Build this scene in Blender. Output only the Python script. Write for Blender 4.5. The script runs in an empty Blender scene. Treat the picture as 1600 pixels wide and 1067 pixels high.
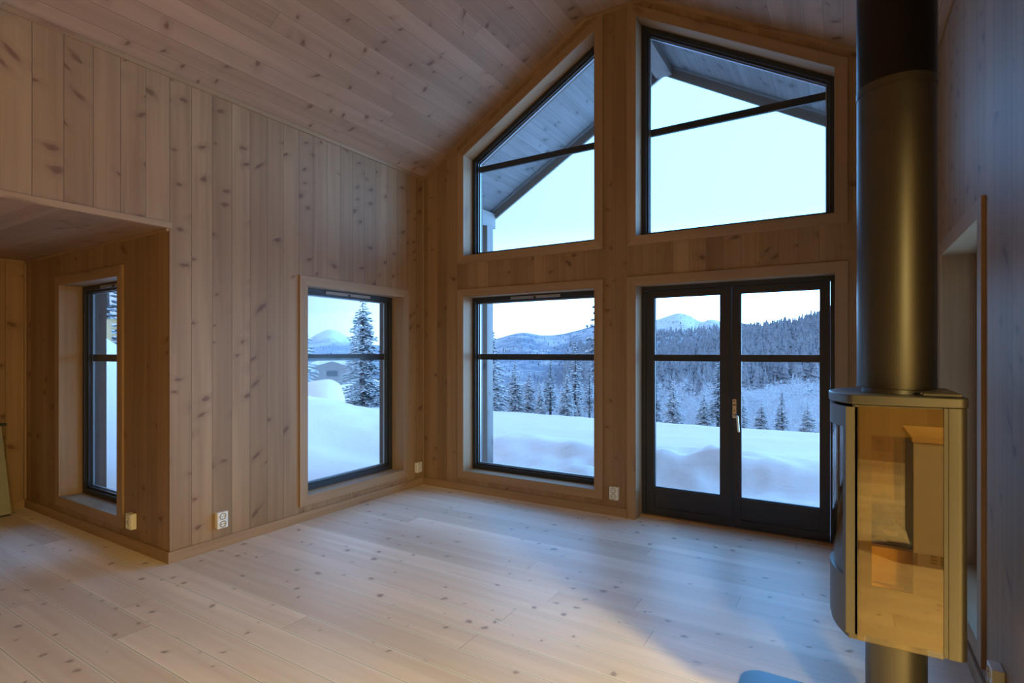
import bpy, bmesh, math, random
from mathutils import Vector, Matrix
from mathutils.geometry import tessellate_polygon
from mathutils import noise as mnoise

S = bpy.context.scene
COL = S.collection
PI = math.pi

# ---------------------------------------------------------------- room dimensions (metres)
XL, XR, D = -4.01, 0.508, 4.629          # left wall, right wall, gable wall (inner faces)
YN = 1.965                               # where the side bays open off the main room
ZE = 3.4175                              # eaves height of the sloped ceiling
SL = 0.583                               # roof pitch (rise / run)
FX1, FX2, ZF = -2.033, -1.490, 4.571     # flat strip of ceiling along the ridge
ZN = 2.335                               # ceiling height in the low side bays
WT = 0.33                                # wall thickness
YB = -4.5                                # back wall
XNL, XNR = -6.625, 3.2                   # far ends of the low side bays
CH = 1.475                               # camera height
YAW = math.radians(31.5676)
CF = Vector((-math.sin(YAW), math.cos(YAW), 0)); CR = Vector((math.cos(YAW), math.sin(YAW), 0))
FPX = 845.6

def bear(px, dep, z=0.0):
    """world point that lies `dep` metres ahead along the bearing of photo column px"""
    p = CF*dep + CR*((px-800)/FPX*dep); p.z = z; return p
def hz(py, dep):
    return CH + (549.6-py)/FPX*dep

# ---------------------------------------------------------------- node helpers
class NT:
    def __init__(s, nt): s.nt = nt; s.L = nt.links
    def n(s, t, **kw):
        o = s.nt.nodes.new(t)
        for k, v in kw.items(): setattr(o, k, v)
        return o
    def put(s, sock, v):
        if isinstance(v, bpy.types.NodeSocket): s.L.new(v, sock)
        elif v is not None:
            try: sock.default_value = v
            except TypeError: sock.default_value = (v, v, v)
    def m(s, op, a, b=None, c=None, clamp=False):
        o = s.n('ShaderNodeMath', operation=op); o.use_clamp = clamp
        s.put(o.inputs[0], a)
        if b is not None: s.put(o.inputs[1], b)
        if c is not None: s.put(o.inputs[2], c)
        return o.outputs[0]
    def ss(s, lo, hi, x):
        o = s.n('ShaderNodeMapRange', interpolation_type='SMOOTHSTEP')
        s.put(o.inputs['Value'], x)
        o.inputs['From Min'].default_value = lo; o.inputs['From Max'].default_value = hi
        return o.outputs['Result']
    def xyz(s, x, y, z):
        o = s.n('ShaderNodeCombineXYZ')
        for i, v in enumerate((x, y, z)): s.put(o.inputs[i], v)
        return o.outputs[0]
    def mix(s, f, a, b, mode='MIX'):
        o = s.n('ShaderNodeMix', data_type='RGBA', blend_type=mode)
        s.put(o.inputs[0], f)
        for i, v in ((6, a), (7, b)):
            if isinstance(v, tuple): v = (*v, 1) if len(v) == 3 else v
            s.put(o.inputs[i], v)
        return o.outputs[2]
    def noise(s, vec, scale=1, detail=3, dist=0, rough=.5):
        o = s.n('ShaderNodeTexNoise'); s.put(o.inputs['Vector'], vec)
        o.inputs['Scale'].default_value = scale; o.inputs['Detail'].default_value = detail
        o.inputs['Distortion'].default_value = dist; o.inputs['Roughness'].default_value = rough
        return o.outputs['Fac']

def newmat(name):
    m = bpy.data.materials.new(name); m.use_nodes = True
    nt = m.node_tree; nt.nodes.clear(); T = NT(nt)
    out = T.n('ShaderNodeOutputMaterial'); return m, T, out

def principled(T, out, color, rough=.5, metal=0, spec=.5, bump=None, bstr=.2, bdist=.002):
    b = T.n('ShaderNodeBsdfPrincipled')
    if isinstance(color, tuple): color = (*color, 1) if len(color) == 3 else color
    T.put(b.inputs['Base Color'], color); T.put(b.inputs['Roughness'], rough)
    b.inputs['Metallic'].default_value = metal
    b.inputs['Specular IOR Level'].default_value = spec
    if bump is not None:
        bn = T.n('ShaderNodeBump'); bn.inputs['Strength'].default_value = bstr
        bn.inputs['Distance'].default_value = bdist
        T.put(bn.inputs['Height'], bump); T.L.new(bn.outputs[0], b.inputs['Normal'])
    T.L.new(b.outputs[0], out.inputs['Surface']); return b

def wood(name, base, dark, knotc, bw, seed=0.0, shift=0.0, rough=.55, joint=None, cell=.30, kgate=.45,
         tone=.22, gap=.006, halo_amt=.35, spec=.35, ksize=.12, vcell=.20, tilt=1.6, edge_light=.0, groove_dark=.42):
    """knotty softwood; the mesh UV map carries metres along the grain (u) and across it (v)"""
    m, T, out = newmat(name)
    uv = T.n('ShaderNodeUVMap'); uv.uv_map = 'UVMap'
    sp = T.n('ShaderNodeSeparateXYZ'); T.L.new(uv.outputs[0], sp.inputs[0])
    u, v = sp.outputs[0], sp.outputs[1]
    vb = T.m('ADD', T.m('DIVIDE', v, bw), shift)
    bid = T.m('FLOOR', vb); fr = T.m('FRACT', vb)
    w1 = T.n('ShaderNodeTexWhiteNoise', noise_dimensions='1D'); T.put(w1.inputs['W'], T.m('ADD', bid, seed))
    rnd = w1.outputs['Value']
    key = bid; jmask = None
    if joint:
        ub = T.m('ADD', T.m('DIVIDE', u, joint), T.m('MULTIPLY', rnd, 7.31))
        jid = T.m('FLOOR', ub); jf = T.m('FRACT', ub)
        w2 = T.n('ShaderNodeTexWhiteNoise', noise_dimensions='2D'); T.L.new(T.xyz(bid, jid, seed), w2.inputs['Vector'])
        rnd = w2.outputs['Value']
        jmask = T.m('LESS_THAN', T.m('MULTIPLY', jf, joint), gap*.6)
    off = T.m('MULTIPLY', rnd, 57.0)
    # knots
    ut = T.m('ADD', u, T.m('MULTIPLY', T.m('MULTIPLY', T.m('SUBTRACT', fr, .5), bw*tilt), T.m('SUBTRACT', T.m('FRACT', T.m('MULTIPLY', rnd, 17.3)), .5)))
    kv = T.xyz(T.m('ADD', T.m('DIVIDE', ut, cell), off), T.m('ADD', T.m('MULTIPLY', fr, bw/vcell), T.m('MULTIPLY', off, 3.7)), 0)
    dn = T.n('ShaderNodeTexNoise'); dn.inputs['Scale'].default_value = 3.2; dn.inputs['Detail'].default_value = 2
    T.L.new(kv, dn.inputs['Vector'])
    ds = T.n('ShaderNodeVectorMath', operation='SUBTRACT'); T.L.new(dn.outputs['Color'], ds.inputs[0]); ds.inputs[1].default_value = (.5, .5, .5)
    dm = T.n('ShaderNodeVectorMath', operation='MULTIPLY'); T.L.new(ds.outputs[0], dm.inputs[0]); dm.inputs[1].default_value = (.34, .34, 0)
    da = T.n('ShaderNodeVectorMath', operation='ADD'); T.L.new(kv, da.inputs[0]); T.L.new(dm.outputs[0], da.inputs[1])
    vo = T.n('ShaderNodeTexVoronoi', voronoi_dimensions='2D', feature='F1'); vo.inputs['Scale'].default_value = 1
    T.L.new(da.outputs[0], vo.inputs['Vector'])
    vs = T.n('ShaderNodeSeparateXYZ'); T.L.new(vo.outputs['Color'], vs.inputs[0])
    gate = T.m('GREATER_THAN', vs.outputs[0], kgate)
    rad = T.m('MULTIPLY_ADD', vs.outputs[1], ksize*1.1, ksize*.4)
    rel = T.m('DIVIDE', vo.outputs['Distance'], rad)
    km = T.m('MULTIPLY', T.ss(1.3, .45, rel), gate)
    halo = T.m('MULTIPLY', T.ss(3.6, .6, rel), gate)
    # grain
    vv = T.m('ADD', v, T.m('MULTIPLY', halo, .012))
    g1 = T.noise(T.xyz(T.m('MULTIPLY_ADD', u, .7, off), T.m('MULTIPLY', vv, 22.0), off), 1, 3, .5)
    g2 = T.noise(T.xyz(T.m('MULTIPLY_ADD', u, 3.0, off), T.m('MULTIPLY', vv, 190.0), off), 1, 2)
    g3 = T.noise(T.xyz(T.m('MULTIPLY_ADD', u, .5, off), T.m('MULTIPLY', vv, 7.0), off), 1, 2)
    g = T.m('ADD', T.m('MULTIPLY', T.ss(.35, .7, g1), .55), T.m('MULTIPLY', g2, .38))
    col = T.mix(g, base, dark)
    col = T.mix(T.m('MULTIPLY', T.ss(.45, .72, g3), .62), col, tuple(min(1, c*1.18) for c in base))
    val = T.m('MULTIPLY_ADD', T.m('SUBTRACT', rnd, .5), tone, 1.0)
    col = T.mix(1.0, col, T.xyz(val, T.m('MULTIPLY_ADD', T.m('SUBTRACT', rnd, .5), tone*1.15, 1.0), T.m('MULTIPLY_ADD', T.m('SUBTRACT', rnd, .5), tone*1.35, 1.0)), 'MULTIPLY')
    col = T.mix(T.m('MULTIPLY', halo, halo_amt), col, tuple((a*1.0+b*1.0)/2 for a, b in zip(dark, knotc)))
    col = T.mix(T.m('MULTIPLY', km, .85), col, knotc)
    h = T.m('MULTIPLY', g2, .12)
    if bw < 5:
        e = T.m('MULTIPLY', T.m('MINIMUM', fr, T.m('SUBTRACT', 1.0, fr)), bw)
        if edge_light: col = T.mix(T.m('MULTIPLY', T.ss(.014, .002, e), edge_light), col, tuple(min(1, c*1.35) for c in base))
        gm = T.ss(gap*.5, gap*.2, e)
        if jmask is not None: gm = T.m('MAXIMUM', gm, jmask)
        col = T.mix(T.m('MULTIPLY', gm, 1-groove_dark), col, tuple(c*.35 for c in dark))
        h = T.m('SUBTRACT', h, gm)
    principled(T, out, col, rough, 0, spec, h, .35, .003)
    return m

def plain(name, color, rough=.5, metal=0, spec=.5, nscale=40, namt=.08, bstr=.05):
    m, T, out = newmat(name)
    tc = T.n('ShaderNodeTexCoord')
    nz = T.noise(tc.outputs['Object'], nscale, 3)
    c = T.mix(1.0, color, T.xyz(*[T.m('MULTIPLY_ADD', nz, namt*2, 1-namt)]*3), 'MULTIPLY')
    principled(T, out, c, rough, metal, spec, nz, bstr, .001)
    return m

def glass(name, tint, refl=None, rough=0.0, ior=1.45):
    m, T, out = newmat(name)
    tr = T.n('ShaderNodeBsdfTransparent'); tr.inputs[0].default_value = (*tint, 1)
    gl = T.n('ShaderNodeBsdfGlossy'); gl.inputs['Roughness'].default_value = rough
    mx = T.n('ShaderNodeMixShader')
    fr = T.n('ShaderNodeFresnel'); ge = T.n('ShaderNodeNewGeometry')
    T.put(fr.inputs['IOR'], T.m('MULTIPLY_ADD', ge.outputs['Backfacing'], 1/ior-ior, ior))
    T.put(mx.inputs[0], fr.outputs[0] if refl is None else T.m('MAXIMUM', fr.outputs[0], refl))
    T.L.new(tr.outputs[0], mx.inputs[1]); T.L.new(gl.outputs[0], mx.inputs[2])
    T.L.new(mx.outputs[0], out.inputs['Surface']); return m

# ---------------------------------------------------------------- materials
WB, WD, WK = (.350, .220, .115), (.265, .156, .078), (.165, .082, .045)
M = {}
M['wall_y'] = wood('pine_panel_left', WB, WD, WK, .15, 3, -.10+.0, groove_dark=.3, cell=.115, kgate=.72, ksize=.15)
M['wall_x'] = wood('pine_panel_gable', WB, WD, WK, .135, 11, .2, groove_dark=.45, cell=.115, kgate=.80, ksize=.14, tone=.3, edge_light=.25)
M['ceil'] = wood('pine_ceiling_board', (.385,.26,.18), (.315,.205,.138), (.165,.085,.055), .137, 23, 0, groove_dark=.35, joint=4.1, cell=.12, kgate=.75, ksize=.14, tone=.2, edge_light=.25)
M['floor'] = wood('white_oiled_pine_floor', (.84,.735,.63), (.75,.62,.51), (.40,.30,.245), .17, 41, .35, rough=.42, joint=3.7, cell=.15, vcell=.15, tilt=.6, kgate=.62, tone=.20, gap=.005, ksize=.10, halo_amt=.12, spec=.4, edge_light=.5, groove_dark=.35)
M['trim'] = wood('pine_trim', (.39,.255,.145), (.305,.19,.10), (.25,.14,.08), 10, 61, .5, cell=.6, kgate=.75, tone=.1)
M['oak'] = wood('oak_threshold', (.50,.30,.14), (.38,.21,.09), (.25,.14,.08), 10, 67, .5, kgate=.95)
M['soffit'] = wood('grey_soffit_board', (.23,.235,.245), (.17,.175,.185), (.10,.10,.11), .12, 71, 0, kgate=.5, tone=.15)
M['ext'] = wood('brown_exterior_board', (.17,.135,.115), (.13,.10,.085), (.07,.06,.05), .14, 81, 0, kgate=.7, tone=.15)
M['post'] = wood('grey_timber_post', (.24,.215,.20), (.17,.155,.145), (.10,.09,.09), 10, 85, .5, kgate=.6)
M['fence'] = wood('raw_fence_timber', (.62,.42,.22), (.50,.32,.16), (.3,.2,.1), 10, 87, .5, kgate=.6)
M['frame'] = plain('anthracite_frame', (.030,.032,.036), .42, 0, .5, 60, .06)
M['door'] = plain('anthracite_door', (.034,.033,.034), .45, 0, .5, 60, .06)
M['bead'] = plain('aluminium_bead', (.42,.46,.5), .35, .6, .5, 60, .04)
M['vent'] = plain('trickle_vent_plastic', (.30,.29,.29), .5, 0, .4, 80, .03)
M['steel'] = plain('stainless_steel', (.72,.70,.66), .25, 1.0, .5, 90, .04)
M['brass'] = plain('lock_plate_metal', (.72,.60,.42), .35, .8, .5, 90, .04)
M['dark'] = plain('dark_hole', (.01,.01,.01), .7)
M['plastic'] = plain('white_socket_plastic', (.82,.80,.74), .35, 0, .5, 80, .02, .01)
M['plastic2'] = plain('socket_recess_plastic', (.70,.66,.56), .4, 0, .5, 80, .02, .01)
M['stove'] = plain('black_stove_paint', (.15,.145,.135), .40, .8, .5, 600, .08, .06)
M['pipe'] = plain('black_flue_paint', (.115,.11,.10), .40, .92, .5, 600, .06, .03)
M['pipe2'] = plain('shaded_black_flue', (.030,.030,.031), .36, .9, .5, 600, .06, .03)  # same flue paint, darkened: shade above the bay header put into the colour
M['verm'] = plain('vermiculite_lining', (.66,.52,.28), .9, 0, .2, 90, .12, .2)
M['card'] = plain('yellow_card', (.78,.60,.22), .7, 0, .3, 30, .06)
M['hearth'] = plain('steel_floor_plate', (.10,.12,.13), .30, .5, .5, 200, .05)
M['cab'] = plain('grey_cabinet_paint', (.34,.32,.29), .5, 0, .4, 20, .05)
M['snowpaint'] = plain('pale_panel', (.34,.34,.27), .7, 0, .3, 18, .15)
M['glass'] = glass('window_glass', (.96,.975,.975), None, ior=1.2)
M['sglass'] = glass('tinted_stove_glass', (.90,.80,.56), .11)
M['dglass'] = glass('stove_door_glass', (.75,.72,.68), .12)
M['bag'] = glass('clear_plastic_film', (.80,.80,.80), .28, .12)
M['bark'] = plain('frosted_bark', (.10,.09,.085), .9, 0, .2, 9, .35)
M['needle'] = plain('spruce_needles', (.12,.15,.17), .8, 0, .2, 6, .45)
M['cabinw'] = plain('weathered_cabin_wall', (.27,.25,.24), .8, 0, .2, 4, .2)

def snowmat(name, color, nscale=1.5, bstr=.5, bdist=.05, namt=.04):
    m, T, out = newmat(name)
    tc = T.n('ShaderNodeTexCoord')
    n1 = T.noise(tc.outputs['Object'], nscale, 5); n2 = T.noise(tc.outputs['Object'], nscale*14, 3)
    h = T.m('ADD', n1, T.m('MULTIPLY', n2, .12))
    c = T.mix(1.0, color, T.xyz(*[T.m('MULTIPLY_ADD', n1, namt*2, 1-namt)]*3), 'MULTIPLY')
    principled(T, out, c, .75, 0, .2, h, bstr, bdist); return m
M['snow'] = snowmat('drifted_snow', (.86,.72,.67))
M['treesnow'] = snowmat('snow_on_branches', (.80,.80,.80), 8, .3, .02)
M['twig'] = plain('frosted_birch_twigs', (.58,.60,.63), .9, 0, .1, 1.2, .35)

def hillmat(name, snow, forest, scale, lo, hi, zband=None):
    m, T, out = newmat(name)
    tc = T.n('ShaderNodeTexCoord')
    v = tc.outputs['Object']
    n1 = T.noise(v, scale, 6, .4, .62); n2 = T.noise(v, scale*7, 4, .3, .6)
    f = T.m('ADD', T.m('MULTIPLY', n1, .6), T.m('MULTIPLY', n2, .4))
    if zband:
        sp = T.n('ShaderNodeSeparateXYZ'); T.L.new(v, sp.inputs[0])
        f = T.m('ADD', f, T.m('MULTIPLY', T.ss(zband[1], zband[0], sp.outputs[2]), zband[2]))
    c = T.mix(T.ss(lo, hi, f), snow, forest)
    principled(T, out, c, .9, 0, .1, n2, .6, 2.0); return m
M['peak'] = hillmat('bare_snow_mountain', (.66,.68,.70), (.36,.40,.45), .006, .52, .66, (20, 95, .18))  # hill and conifer colours lean blue: slight distance haze mixed into them
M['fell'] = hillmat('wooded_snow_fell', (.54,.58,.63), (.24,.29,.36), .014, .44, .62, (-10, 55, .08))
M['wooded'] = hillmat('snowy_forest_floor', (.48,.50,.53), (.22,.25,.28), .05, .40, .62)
M['conifer'] = hillmat('snowy_conifers', (.50,.53,.57), (.19,.23,.28), .35, .47, .68)

# ---------------------------------------------------------------- mesh builder
class MB:
    def __init__(s, T=None): s.v = []; s.f = []; s.uv = []; s.T = T; s.rng = random.Random(7)
    def face(s, pts, uvs=None):
        i = len(s.v)
        for p in pts: s.v.append(s.T(*p) if s.T else tuple(p))
        s.f.append(tuple(range(i, i+len(pts)))); s.uv.append(uvs or [(0, 0)]*len(pts))
    def box(s, a, b, g=2, off=None):
        """axis aligned box; g = grain axis"""
        x0, y0, z0 = [min(p, q) for p, q in zip(a, b)]; x1, y1, z1 = [max(p, q) for p, q in zip(a, b)]
        c = [(x0,y0,z0),(x1,y0,z0),(x1,y1,z0),(x0,y1,z0),(x0,y0,z1),(x1,y0,z1),(x1,y1,z1),(x0,y1,z1)]
        ou, ov = off if off is not None else (s.rng.uniform(0, 9), 0)
        for q in ((0,3,2,1),(4,5,6,7),(0,1,5,4),(1,2,6,5),(2,3,7,6),(3,0,4,7)):
            P = [c[i] for i in q]
            ext = [max(p[k] for p in P)-min(p[k] for p in P) for k in range(3)]
            fl = min(range(3), key=lambda k: ext[k])
            ax = [k for k in range(3) if k != fl]
            ua = g if g in ax else ax[0]; va = [k for k in ax if k != ua][0]
            s.face(P, [(p[ua]+ou, p[va]+ov) for p in P])
    def quadprism(s, P, Q, dirv=None):
        """closed prism between matching polygons P and Q"""
        n = len(P)
        d = Vector(dirv).normalized() if dirv else (Vector(P[1])-Vector(P[0])).normalized()
        o = s.rng.uniform(0, 9)
        def uvs(F):
            nn = Vector((0, 0, 0))
            for i in range(len(F)):
                nn += Vector(F[i]).cross(Vector(F[(i+1) % len(F)]))
            nn = nn.normalized() if nn.length > 1e-12 else Vector((0, 0, 1))
            w = nn.cross(d)
            if w.length < 1e-4: w = d.orthogonal()
            return [(Vector(p).dot(d)+o, Vector(p).dot(w)) for p in F]
        s.face(P[::-1], uvs(P[::-1])); s.face(Q, uvs(Q))
        for i in range(n):
            j = (i+1) % n; F = [P[i], P[j], Q[j], Q[i]]; s.face(F, uvs(F))
    def ring(s, outer, inner, w0, w1, skip=()):
        """picture-frame ring in (u,v) extruded along w: one mitred prism per side"""
        n = len(outer)
        for i in range(n):
            if i in skip: continue
            j = (i+1) % n
            q = [outer[i], outer[j], inner[j], inner[i]]
            s.quadprism([(a, b, w0) for a, b in q], [(a, b, w1) for a, b in q])
    def tube(s, c, r0, r1, z0, z1, n=32, cap=True):
        A = [(c[0]+r0*math.cos(2*PI*i/n), c[1]+r0*math.sin(2*PI*i/n), z0) for i in range(n)]
        B = [(c[0]+r1*math.cos(2*PI*i/n), c[1]+r1*math.sin(2*PI*i/n), z1) for i in range(n)]
        for i in range(n):
            j = (i+1) % n; s.face([A[i], A[j], B[j], B[i]])
        if cap: s.face(A[::-1]); s.face(B)
    def rod(s, p, q, r0, r1, n=8):
        p, q = Vector(p), Vector(q); d = (q-p).normalized(); a = d.orthogonal().normalized(); b = d.cross(a)
        A = [p+a*r0*math.cos(2*PI*i/n)+b*r0*math.sin(2*PI*i/n) for i in range(n)]
        B = [q+a*r1*math.cos(2*PI*i/n)+b*r1*math.sin(2*PI*i/n) for i in range(n)]
        for i in range(n):
            j = (i+1) % n; s.face([A[i], A[j], B[j], B[i]])
        s.face(A[::-1]); s.face(B)
    def slab(s, outer, holes, w0, w1, grain='v', off=(0, 0)):
        """polygon with holes in (u,v), from w0 to w1"""
        loops = [[Vector((a, b, 0)) for a, b in outer]] + [[Vector((a, b, 0)) for a, b in h] for h in holes]
        flat = [p for l in loops for p in l]
        tris = tessellate_polygon(loops)
        U = (lambda p: (p[1]+off[0], p[0]+off[1])) if grain == 'v' else (lambda p: (p[0]+off[0], p[1]+off[1]))
        for t in tris:
            P = [flat[i] for i in t]
            if abs((P[1]-P[0]).cross(P[2]-P[0]).z) < 1e-9: continue
            s.face([(p.x, p.y, w0) for p in P], [U(p) for p in P])
            s.face([(p.x, p.y, w1) for p in P[::-1]], [U(p) for p in P[::-1]])
        for l in loops:
            for i in range(len(l)):
                a, b = l[i], l[(i+1) % len(l)]
                s.face([(a.x,a.y,w0),(b.x,b.y,w0),(b.x,b.y,w1),(a.x,a.y,w1)], [(a.x+a.y,w0),(b.x+b.y,w0),(b.x+b.y,w1),(a.x+a.y,w1)])
    def build(s, name, mat, parent=None, kind=None, bevel=0, smooth=None, weld=True):
        me = bpy.data.meshes.new(name); me.from_pydata([tuple(p) for p in s.v], [], s.f)
        ul = me.uv_layers.new(name='UVMap')
        flat = [c for u in s.uv for p in u for c in p]
        ul.data.foreach_set('uv', flat)
        bm = bmesh.new(); bm.from_mesh(me)
        if weld: bmesh.ops.remove_doubles(bm, verts=bm.verts, dist=1e-5)
        bmesh.ops.recalc_face_normals(bm, faces=bm.faces)
        if smooth is not None:
            for f in bm.faces: f.smooth = True
            for e in bm.edges:
                if len(e.link_faces) == 2 and e.calc_face_angle(0) > math.radians(smooth): e.smooth = False
        bm.to_mesh(me); bm.free()
        me.materials.append(mat)
        o = bpy.data.objects.new(name, me); COL.objects.link(o)
        if parent is not None:
            o.parent = parent; o.matrix_parent_inverse = Matrix.Translation(-Vector(parent.location))
        if kind: o['kind'] = kind
        if bevel:
            b = o.modifiers.new('bevel', 'BEVEL'); b.width = bevel; b.segments = 2; b.limit_method = 'ANGLE'; b.angle_limit = math.radians(50)
        return o

def tag(o, label=None, cat=None, group=None, kind=None):
    if label: o['label'] = label
    if cat: o['category'] = cat
    if group: o['group'] = group
    if kind: o['kind'] = kind
    return o
def thing(name, loc, label=None, cat=None, group=None, kind=None):
    o = bpy.data.objects.new(name, None); COL.objects.link(o); o.location = loc; o.empty_display_size = .1
    return tag(o, label, cat, group, kind)

def inset(poly, d):
    """offset a convex counter-clockwise polygon inwards by d (negative = outwards)"""
    n = len(poly); out = []
    for i in range(n):
        p0, p1, p2 = Vector(poly[i-1]), Vector(poly[i]), Vector(poly[(i+1) % n])
        e1 = (p1-p0).normalized(); e2 = (p2-p1).normalized()
        n1 = Vector((-e1.y, e1.x)); n2 = Vector((-e2.y, e2.x))
        k = 1+n1.dot(n2); out.append(tuple(p1+(n1+n2)*(d/k)))
    return out
def rect(a, b, c, d): return [(a, c), (b, c), (b, d), (a, d)]

# ---------------------------------------------------------------- frames of the walls:  (u, v, w) -> world, w grows outwards
def T_gable(u, v, w): return (u, D+w, v)
def T_left(u, v, w): return (XL-w, u, v)
def T_right(u, v, w): return (XR+w, u, v)
def T_bay(u, v, w): return (u, YN+w, v)

HX = .018   # lining board thickness
W1 = rect(-3.445, -1.950, .212, 2.058)
slope_l = lambda x: 3.602+SL*(x+3.524)
U1 = [(-3.445, 2.490), (-1.950, 2.490), (-1.950, 4.566-.094-SL*.078), (-3.445, 3.602-.094+SL*.078)]
U2 = [(-1.564, 2.490), (-.059, 2.490), (-.059, 3.611-.094+SL*.078), (-1.564, 4.568-.094-SL*.078)]
DR = [(-1.564, 0.0), (-.056, 0.0), (-.056, 2.058), (-1.564, 2.058)]
WLh = rect(3.093, 4.309, .212, 2.058)
WRh = rect(3.070, 4.170, .212, 2.058)
WNh = rect(-5.835, -4.752, .212, 2.058)
grow = lambda p: inset(p, -HX)

# ---------------------------------------------------------------- room shell
fl = MB(); fl.box((XNL-.4, YB-.3, -.22), (XNR+.4, D+.17, 0), g=0, off=(0, 0)); floor = fl.build('floor', M['floor'], kind='structure')

gw = MB(T_gable)
e = .30
doorhole = [(DR[0][0]-HX, 0), (DR[1][0]+HX, 0), (DR[2][0]+HX, DR[2][1]+HX), (DR[3][0]-HX, DR[3][1]+HX)]
# outline with the doorway cut out of its bottom edge, running up under the ceiling boards
gout = [(XL-WT, 0), doorhole[0], doorhole[3], doorhole[2], doorhole[1], (XR+WT, 0), (XR+WT, ZE-SL*WT+.04), (FX2, ZF+.04), (FX1, ZF+.04), (XL-WT, ZE-SL*WT+.04)]
gw.slab(gout, [grow(W1), grow(U1), grow(U2)], 0, WT)
gw.build('wall_gable', M['wall_x'], kind='structure')

lw = MB(T_left)
lw.slab([(YN, 0), (D, 0), (D, ZE+.03), (YB, ZE+.03), (YB, ZN+.011), (YN, ZN+.011)], [grow(WLh)], 0, WT)
lw.build('wall_left', M['wall_y'], kind='structure')
rw = MB(T_right)
rw.slab([(YN, 0), (D, 0), (D, ZE+.03), (YB, ZE+.03), (YB, ZN+.011), (YN, ZN+.011)], [grow(WRh)], 0, WT)
rw.build('wall_right', M['wall_y'], kind='structure')
bl = MB(T_bay)
bl.slab(rect(XNL-WT, XL-WT, 0, ZN+.3), [grow(WNh)], 0, WT); bl.slab(rect(XL-WT, XL-.001, 0, ZN), [], 0.0005, .02)
bl.build('wall_bay_left', M['wall_x'], kind='structure')
br = MB(T_bay); br.slab(rect(XR+WT, XNR+WT, 0, ZN+.3), [], 0, WT); br.slab(rect(XR+.001, XR+WT, 0, ZN), [], 0.0005, .02)
br.build('wall_bay_right', M['wall_x'], kind='structure')
q = MB(); q.box((XNL-WT, YB, 0), (XNL, YN, ZN+.3), 2, (0, 0)); q.build('wall_end_left', M['wall_y'], kind='structure')
q = MB(); q.box((XNR, YB, 0), (XNR+WT, YN, ZN+.3), 2, (0, 0)); q.build('wall_end_right', M['wall_y'], kind='structure')
q = MB(); q.box((XNL-WT, YB-WT, 0), (XNR+WT, YB, 5.2), 2, (0, 0)); q.build('wall_back', M['wall_x'], kind='structure')

# sloped ceiling boards run the length of the room
def slope_prism(mb, x0, z0, x1, z1, y0, y1, t, v0=0.0):
    ln = math.hypot(x1-x0, z1-z0)
    def F(P, uv): mb.face(P, uv)
    a, b, c, d = (x0,y0,z0), (x1,y0,z1), (x1,y1,z1), (x0,y1,z0)
    A, B, Cc, Dd = [(p[0], p[1], p[2]+t) for p in (a, b, c, d)]
    F([a, d, c, b], [(y0, v0), (y1, v0), (y1, v0+ln), (y0, v0+ln)])
    F([A, B, Cc, Dd], [(y0, v0), (y0, v0+ln), (y1, v0+ln), (y1, v0)])
    for P in ([a, b, B, A], [b, c, Cc, B], [c, d, Dd, Cc], [d, a, A, Dd]): F(P, [(p[1], p[2]) for p in P])
ce = MB()
slope_prism(ce, XL-.02, ZE-.02*SL, FX1, ZF, YB, D+.05, .25)
slope_prism(ce, FX1, ZF, FX2, ZF, YB, D+.05, .25, 2.32)
slope_prism(ce, FX2, ZF, XR+.02, ZE-.02*SL, YB, D+.05, .25, 5.0)
ce.build('ceiling', M['ceil'], kind='structure')
for nm, x0, x1 in (('ceiling_bay_left', XNL-.05, XL), ('ceiling_bay_right', XR, XNR+.05)):
    q = MB(); q.box((x0, YB, ZN), (x1, YN, ZN+.0105), g=0, off=(0, 0)); q.build(nm, M['ceil'], kind='structure')

# mouldings, baseboards and corner trims
t = MB()
def strip(mb, p, q, nrm, wid, th):
    """flat strip from p to q lying on a surface with normal nrm"""
    p, q, nrm = Vector(p), Vector(q), Vector(nrm).normalized(); d = (q-p).normalized(); w = d.cross(nrm)*wid
    P = [p, q, q+w, p+w]; mb.quadprism([tuple(a) for a in P], [tuple(a+nrm*th) for a in P], tuple(d))
mb = MB()
for a, b in (((XL, ZE), (FX1, ZF)), ((FX1, ZF), (FX2, ZF)), ((FX2, ZF), (XR, ZE))):
    P = [(a[0], D-.014, a[1]+.002), (b[0], D-.014, b[1]+.002), (b[0], D-.014, b[1]-.036), (a[0], D-.014, a[1]-.036)]
    mb.quadprism(P, [(p[0], D-.0005, p[2]) for p in P], (b[0]-a[0], 0, b[1]-a[1]))
mb.build('trim_1', M['trim'], kind='structure', bevel=.003)
mb = MB(); mb.box((XL, YB, ZE-.032), (XL+.014, D-.015, ZE+.003), 1); mb.build('trim_2', M['trim'], kind='structure', bevel=.003)
mb = MB(); mb.box((XR-.014, YB, ZE-.032), (XR, D-.015, ZE+.003), 1); mb.build('trim_3', M['trim'], kind='structure', bevel=.003)
mb = MB(); mb.box((XL, D-.014, .08), (XL+.014, D-.0005, ZE-.03), 2); mb.build('trim_4', M['trim'], kind='structure', bevel=.003)
mb = MB(); mb.box((XL, YB, ZN-.0), (XL+.014, YN+.012, ZN+.042), 1); mb.build('trim_5', M['trim'], kind='structure', bevel=.003)
mb = MB(); mb.box((XR-.014, YB, ZN-.0), (XR, YN+.012, ZN+.042), 1); mb.build('trim_6', M['trim'], kind='structure', bevel=.003)
mb = MB(); mb.box((XNL, YN-.02, ZN-.02), (XL-.002, YN-.0005, ZN), 0); mb.box((XNL, YB, ZN-.03), (XNL+.02, YN-.021, ZN), 1); mb.box((XNL, YN-.02, .08), (XNL+.02, YN-.001, ZN-.03), 2)
mb.build('trim_7', M['trim'], kind='structure', bevel=.003)
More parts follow.
